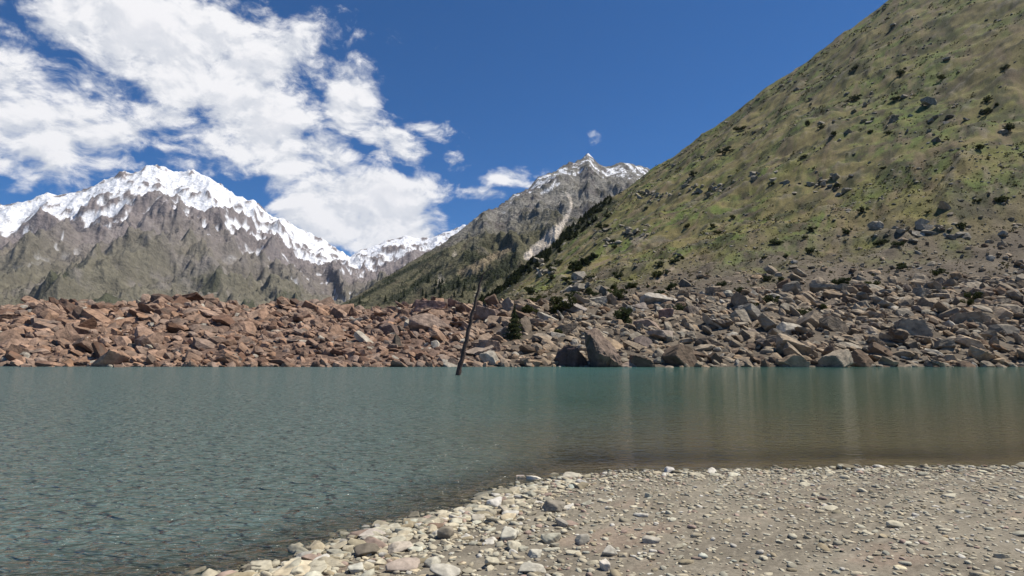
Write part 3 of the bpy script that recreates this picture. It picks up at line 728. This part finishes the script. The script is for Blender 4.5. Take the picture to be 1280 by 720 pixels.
for px, py, s in ((718, 339, 1.0), (722, 336, 1.1), (729, 331, 1.1), (737, 325, .9), (741, 323, .9)):
    x_, y_, z_ = hill_at(px, py)
    ptree('bush', (x_, y_, z_ - .3), 'dark shrub in the short row of shrubs on the middle of the hillside', 'bush', bush_crown(3.6 * s, 2.6 * s, int(px), 700, .45), tube([(0, 0, -.4), (.1, 0, 1), (0, 0, 1.8)], [.12, .08, .03]), M_pine, 'row of dark shrubs on the hillside')

g_ = np.random.default_rng(64)
BUSHES = []
for i in range(5):
    cm = mesh_np('crown', *bush_crown(2.4, 1.7, 90 + i, 900, .20), smooth=False); cm.materials.append(M_bush if i % 2 else M_pine_near)
    sm = mesh_np('stem', *tube([(0, 0, -.4), (.05, 0, .6), (0, 0, 1.2)], [.09, .06, .02])); sm.materials.append(M_bark); BUSHES.append((cm, sm))
for k in range(46):
    px = g_.uniform(608, 850) if k < 24 else g_.uniform(850, 1275); t_ = g_.uniform(.95 if px < 850 else .52, 1.55); s_ = g_.uniform(.45, 1.15)
    x_, y_, z_ = bank_xyz(px, t_)
    o = empty('bush', (x_, y_, z_ - .05)); o.scale = (s_ * g_.uniform(.9, 1.4), s_, s_ * g_.uniform(.8, 1.1)); o.rotation_euler = (0, 0, g_.uniform(0, 6))
    tag(o, 'low olive bush growing between rocks where the rubble meets the grassy hillside', 'bush', 'low bushes among the upper rubble')
    link('crown', BUSHES[k % 5][0], None, o); link('stem', BUSHES[k % 5][1], None, o)

for k in range(70):
    px = g_.uniform(650, 850) if k < 26 else g_.uniform(850, 1270)
    py = float(np.interp(px, [650, 700, 842, 1000, 1280], [372, 362, 345, 320, 300])) - g_.random() ** 1.3 * float(np.interp(px, [650, 700, 842, 1000, 1280], [14, 50, 130, 220, 290]))
    x_, y_, z_ = hill_at(px, py); s_ = g_.uniform(.5, 1.15) * math.hypot(x_, y_) / 190
    o = empty('shrub', (x_, y_, z_ - .15)); o.scale = (s_ * g_.uniform(1, 1.6), s_, s_ * g_.uniform(.8, 1.15)); o.rotation_euler = (0, 0, g_.uniform(0, 6))
    tag(o, 'round dark green shrub dotted on the open grassy hillside', 'shrub', 'shrubs dotted over the grassy hillside')
    link('crown', BUSHES[k % 5][0], None, o); link('stem', BUSHES[k % 5][1], None, o)

def small_tree_mesh(name, crown, stem, cmat):
    v1, f1 = crown; v2, f2 = stem
    me = mesh_np(name, np.vstack([v1, v2]), np.vstack([f1, f2 + len(v1)]), smooth=False)
    me.materials.append(cmat); me.materials.append(M_bark)
    me.polygons.foreach_set('material_index', np.concatenate([np.zeros(len(f1), np.int32), np.ones(len(f2), np.int32)])); return me
PINES = [small_tree_mesh('pine_tree', conifer_crown(1, .50 + .07 * (i % 3), 40 + i, 420, .10), tube([(0, 0, -.15), (0, 0, .4), (0, 0, .9)], [.03, .02, .006], 5), M_pine) for i in range(6)]
g_ = np.random.default_rng(8)
ed = [(600, 384), (606, 380), (630, 360), (650, 342), (680, 315), (700, 296), (725, 275), (750, 256), (764, 248)]
for k in range(262):
    s_ = g_.random() ** 1.1; px = 600 + s_ * 164; py = np.interp(px, [p[0] for p in ed], [p[1] for p in ed])
    a = float(pix_az(px, py)); Rr = float(np.interp(a, [float(pix_az(p)) for p in (560, 600, 700, 842, 1280)], [300, 380, 470, 560, 620]))
    r = Rr * (1 - abs(g_.normal(0, .085))) + (k % 3) * 4; z = float(hill_z(np.array([a]), np.array([r]))[0][0])
    hgt = g_.uniform(3.6, 6.8) * (1.0 - .22 * s_)
    o = link('pine_tree', PINES[k % 6]); o.location = (r * math.sin(a), r * math.cos(a), z - .5); o.scale = (hgt * 2.0, hgt * 2.0, hgt); o.rotation_euler = (0, 0, g_.uniform(0, 6.28))
    tag(o, 'dark pine in the dense belt along the left edge of the grassy hillside', 'tree', 'pines along the left edge of the hillside')
# taller pines on the valley floor behind the left half of the bank
for k in range(36):
    px = g_.uniform(470, 628) if k < 26 else g_.uniform(240, 460)
    a = float(pix_az(px)); r = g_.uniform(240, 520); base_py = g_.uniform(352, 384)
    if k < 14: px = 556 + g_.normal(0, 12); a = float(pix_az(px))
    tn = float(pix_tan(px, base_py)); A_, R2, Z2 = MIDG[0], MIDG[1], MIDG[2]
    i = int(np.argmin(np.abs(A_[:, 0] - a))); row = np.where((Z2[i] - CAMZ) / R2[i] >= tn)[0]
    if len(row) == 0: continue
    r = float(R2[i][row[0]]); z = float(Z2[i][row[0]])
    hgt = g_.uniform(7, 12) * r / 620 * (1.0 if k < 14 else .7)
    o = link('pine_tree', PINES[k % 6]); o.location = (r * math.sin(a), r * math.cos(a), z - .5); o.scale = (hgt * .9, hgt * .9, hgt); o.rotation_euler = (0, 0, g_.uniform(0, 6.28))
    tag(o, 'dark upright pine on the foot of the rocky mountain behind the rubble bank', 'tree', 'pines on the foot of the rocky mountain')
# far-off wood on the lower slopes of the rocky mountain: one mass
A_, R2, Z2, FM, PXm, PYm = MIDG
cand = np.argwhere((FM > .45) & (R2 < 1900) & (R2 > 560))
sel = cand[g_.integers(0, len(cand), 5200)]
pos = np.stack([R2[sel[:, 0], sel[:, 1]] * np.sin(A_[sel[:, 0], sel[:, 1]]), R2[sel[:, 0], sel[:, 1]] * np.cos(A_[sel[:, 0], sel[:, 1]]), Z2[sel[:, 0], sel[:, 1]]], 1)
hs = g_.uniform(2.2, 5.5, len(pos)); per = 9
zf = g_.random(len(pos) * per); hp = np.repeat(hs, per); an = g_.uniform(0, 6.28, len(zf)); rad = hp * .42 * (1.05 - zf) * g_.random(len(zf)) ** .5
cc = np.repeat(pos, per, 0) + np.stack([rad * np.cos(an), rad * np.sin(an), zf * hp], 1)
v, fc = leaves(cc, hp * .26, g_)
o = link('forest', mesh_np('forest', v, fc, smooth=False), M_pine)
tag(o, 'belts of dark conifer wood on the lower slopes of the rocky mountain', 'forest', kind='stuff')

# ------------------------------------------------------------------ dead trunk standing in the lake
bx, by = pix_ground(572, 469)
def at_depth(px, py, yy):
    x, y, z = pix_dir(px, py); k = yy / y; return (float(x * k), float(yy), float(CAMZ + z * k))
kp = [at_depth(p[0], p[1], by) for p in ((572, 469), (577, 450), (583, 425), (588, 402), (594, 378), (599, 357), (603, 344), (610, 336))]
k0 = Vector(kp[0]); loc = [Vector(p) - k0 for p in kp]
sunk = loc[0] - (loc[1] - loc[0]).normalized() * 1.6
path = [sunk] + loc
pts, rad = [], []
rr_ = [.23, .215, .19, .165, .14, .115, .09, .06, .02]
for i in range(len(path) - 1):
    for s_ in (0, .25, .5, .75):
        p = path[i].lerp(path[i + 1], s_); j = len(pts); pts.append(p + Vector((.035 * math.sin(j * 1.7), .03 * math.cos(j * 2.1), 0))); rad.append((rr_[i] * (1 - s_) + rr_[i + 1] * s_) * (1 + .10 * math.sin(j * 2.9)))
pts.append(path[-1]); rad.append(rr_[-1])
o = empty('dead_tree', (k0.x, k0.y, 0)); tag(o, 'bare dark dead tree trunk leaning out of the lake before the far shore', 'dead tree')
link('trunk', mesh_np('trunk', *tube(pts, rad, 9)), M_dead, o)
g_ = np.random.default_rng(2)
for k in range(14):
    i = 6 + k * 2 + int(g_.integers(0, 2)); i = min(i, len(pts) - 2); p = pts[i]; an = g_.uniform(0, 6.28); L = g_.uniform(.14, .42)
    d = Vector((math.cos(an), math.sin(an) * .6, .35)) * L
    v, fc = tube([p, p + d * .6, p + d + Vector((0, 0, .03))], [rad[i] * .42, rad[i] * .3, .008], 5)
    link('branch_stub', mesh_np('branch_stub', v, fc), M_dead, o)

# ------------------------------------------------------------------ stones of the near beach
STONES = [mesh_np('stone', *rock_shape(300 + i, 4, 12 + i % 4, 18 + 9 * (i % 3), .06), smooth=True) for i in range(14)]
for me in STONES: me.materials.append(M_peb)
SLOW = [rock_shape(400 + i, 2, 10 + i % 4, 16, .0) for i in range(10)]
def on_beach(px, py):
    z = 0.0
    for _ in range(4):
        x_, y_ = pix_ground(px, py, z); z = max(float(beach_z(np.array([x_]), np.array([y_]))[0][0]), -.05)
    return x_, y_, z
# (px, py of its middle, width px, height/width, depth/width, rotation, colour, label)
SPEC = [(667, 598, 17, .42, .7, 5, (.68, .62, .51), 'white rounded stone in the shallows just off the beach'),
        (652, 597, 15, .26, .7, 10, (.42, .36, .33), 'flat pinkish stone in the shallows beside the white rounded stone'),
        (715, 595, 19, .34, .6, 0, (.46, .42, .33), 'tan flat block at the water edge right of the white stone'),
        (618, 629, 20, .62, .7, 20, (.55, .52, .46), 'large pale domed stone at the water edge in mid beach'),
        (692, 634, 28, .42, .5, -6, (.27, .24, .19), 'grey square block on the beach, the largest grey stone there'),
        (461, 688, 26, .52, .6, 30, (.17, .145, .11), 'dark blocky rock with a black front face at the left end of the beach'),
        (464, 676, 24, .42, .7, 10, (.40, .36, .30), 'grey flat stone lying on the dark blocky rock'),
        (466, 666, 27, .24, .6, 15, (.45, .40, .34), 'long flat stone at the water edge on the far left of the beach'),
        (447, 712, 18, .45, .7, 0, (.50, .48, .40), 'pale oval stone in the bottom left corner of the beach'),
        (478, 676, 18, .42, .7, 0, (.44, .40, .33), 'tan stone right of the flat stone pile'),
        (498, 685, 26, .34, .55, 25, (.46, .40, .32), 'tan elongated stone below the left water edge'),
        (506, 708, 36, .30, .5, 28, (.40, .33, .27), 'long pinkish slanted stone near the bottom left'),
        (540, 704, 17, .50, .7, 40, (.48, .45, .36), 'pale egg shaped stone near the bottom edge'),
        (557, 667, 16, .85, .8, 10, (.26, .225, .17), 'dark upright stone near the left water edge'),
        (569, 648, 16, .42, .7, 0, (.48, .44, .36), 'pale stone with a smaller one behind it at the water edge'),
        (597, 649, 17, .48, .7, 25, (.45, .41, .33), 'tan oval stone with a shaded left end near the water edge'),
        (638, 669, 18, .72, .8, 0, (.50, .47, .38), 'pale round stone in the middle of the beach'),
        (686, 673, 20, .62, .7, -35, (.42, .40, .31), 'olive grey oval stone standing tilted on the mid beach'),
        (669, 693, 17, .42, .7, 0, (.48, .45, .37), 'pale stone below the mid beach'),
        (667, 711, 26, .34, .6, -12, (.47, .44, .36), 'broad pale flat stone at the bottom of the beach'),
        (703, 654, 20, .40, .35, -45, (.40, .36, .29), 'long narrow stone lying slanted in mid beach'),
        (762, 690, 15, .66, .8, 0, (.45, .42, .35), 'smooth grey egg shaped stone on the right of the beach'),
        (757, 708, 11, .95, .9, 0, (.58, .53, .45), 'small nearly white cube-like stone near the bottom edge'),
        (813, 675, 20, .40, .5, 15, (.46, .42, .34), 'pale wedge stone alone on the fine gravel at the right'),
        (836, 588, 11, .62, .8, 0, (.52, .49, .44), 'pale stone at the right water edge'),
        (558, 716, 30, .34, .6, -5, (.44, .41, .34), 'wide flat stone cut by the bottom edge'),
        (727, 676, 16, .66, .5, 20, (.34, .315, .26), 'grey olive pointed stone on the gravel in mid beach')]
for i, (px, py, wd, hr, dr, rz, c_, lb) in enumerate(SPEC):
    x_, y_, z_ = on_beach(px, py + wd * hr * .35); w_ = wd * math.hypot(y_, CAMZ) / F * .64
    o = link('stone', STONES[i % 14]); o.location = (x_, y_, z_ + w_ * hr * .45); o.scale = (w_, w_ * dr * 1.2, w_ * hr * 1.15); o.rotation_euler = (R_(4), R_(-5 + (i * 7) % 11), R_(rz)); o.color = (*c_, 1)
    tag(o, lb, 'stone', 'stones that stand out on the near beach')
g_ = np.random.default_rng(77)
N = 120000
sx = g_.uniform(-9, 16, N); sy = g_.uniform(3.6, 14, N)
zz, sd = beach_z(sx, sy)
PXb, PYb, _ = proj(sx, sy, np.maximum(zz, 0))
leftness = sstep(PXb, 800, 600)
edge = np.exp(-((sd - .35) / .55) ** 2)
prob = (.24 + .40 * edge + .22 * leftness * sstep(fbm(sx / .8, sy / .8, 3), -.25, .3) + .10) * (sd > -.35) * (sd < 7.5)
prob = np.where(sd < 0, prob * .35, prob)
keep = (g_.random(N) < prob) & (PXb > -120) & (PXb < 1400) & (PYb < 800)
sx, sy, zz, sd, PXb, PYb, leftness, edge = [q_[keep] for q_ in (sx, sy, zz, sd, PXb, PYb, leftness, edge)]
n = len(sx)
sz = np.exp(g_.normal(-4.08, .42, n)) * (1 + .30 * leftness + edge * (.4 + 1.0 * leftness) * g_.random(n))
bigm = g_.random(n) < .035 * (.4 + leftness + edge); sz[bigm] *= g_.uniform(1.6, 2.9, bigm.sum())
sz = np.clip(sz, .006, .12)
c_ = np.array([.43, .39, .29]) * (1 + g_.normal(0, .17, n))[:, None] * (1 + g_.normal(0, .04, n)[:, None] * np.array([1, 0, -1]))
pk = (g_.random(n) < .06); c_[pk] = np.array([.36, .27, .215]) * g_.uniform(.8, 1.2, (pk.sum(), 1))
wh = (g_.random(n) < .07); c_[wh] = np.array([.52, .49, .42]) * g_.uniform(.9, 1.1, (wh.sum(), 1))
dk = (g_.random(n) < .12); c_[dk] *= np.array([.66, .62, .56])
c_ = np.where(sd[:, None] < .06, c_ * .62, c_); c_ = np.clip(c_, .04, .65)
fl = np.stack([g_.uniform(1.0, 1.7, n), g_.uniform(.75, 1.1, n), g_.uniform(.34, .75, n)], 1) * sz[:, None]
eu = np.stack([g_.normal(0, .16, n), g_.normal(0, .16, n), np.where(g_.random(n) < .5, g_.normal(.2, .5, n), g_.uniform(0, 6.28, n))], 1)
P3 = np.stack([sx, sy, zz + fl[:, 2] * .16], 1)
vis = (PXb > 2) & (PXb < 1278) & (PYb < 718)
inphoto = np.where((PXb > 430) & (PXb < 850), 1.3, 1.0)
top = np.argsort(-np.where(vis, sz / sy * inphoto, 0))[:270]
ts = np.zeros(n, bool); ts[top] = True
for i in top:
    o = link('stone', STONES[i % 14]); o.location = P3[i]; o.rotation_euler = eu[i]; o.scale = fl[i]; o.color = (*c_[i], 1)
    tag(o, 'pale flattish stone among many scattered on the muddy near beach', 'stone', 'pale stones scattered on the near beach')
rest = np.where(~ts)[0]
o = merged('gravel', SLOW, P3[rest], eu[rest], fl[rest], c_[rest], M_peb_s, smooth=True)
tag(o, 'small stones and gravel strewn over the near beach', 'gravel', kind='stuff')

# ------------------------------------------------------------------ air
bm = bmesh.new(); bmesh.ops.create_cube(bm, size=1)
me = bpy.data.meshes.new('haze'); bm.to_mesh(me); bm.free()
m, t = new_mat('mountain_air')
vol = t.n('ShaderNodeVolumePrincipled', {'Color': (.60, .76, 1.0, 1), 'Density': 1.9e-5, 'Anisotropy': .2})
t.n('ShaderNodeOutputMaterial', {1: vol.outputs[0]})
o = link('haze', me, m); o.scale = (26000, 26000, 2000); o.location = (0, 0, 1000 - 7.0)
tag(o, 'thin bluish mountain air over the whole valley', 'haze', kind='stuff')
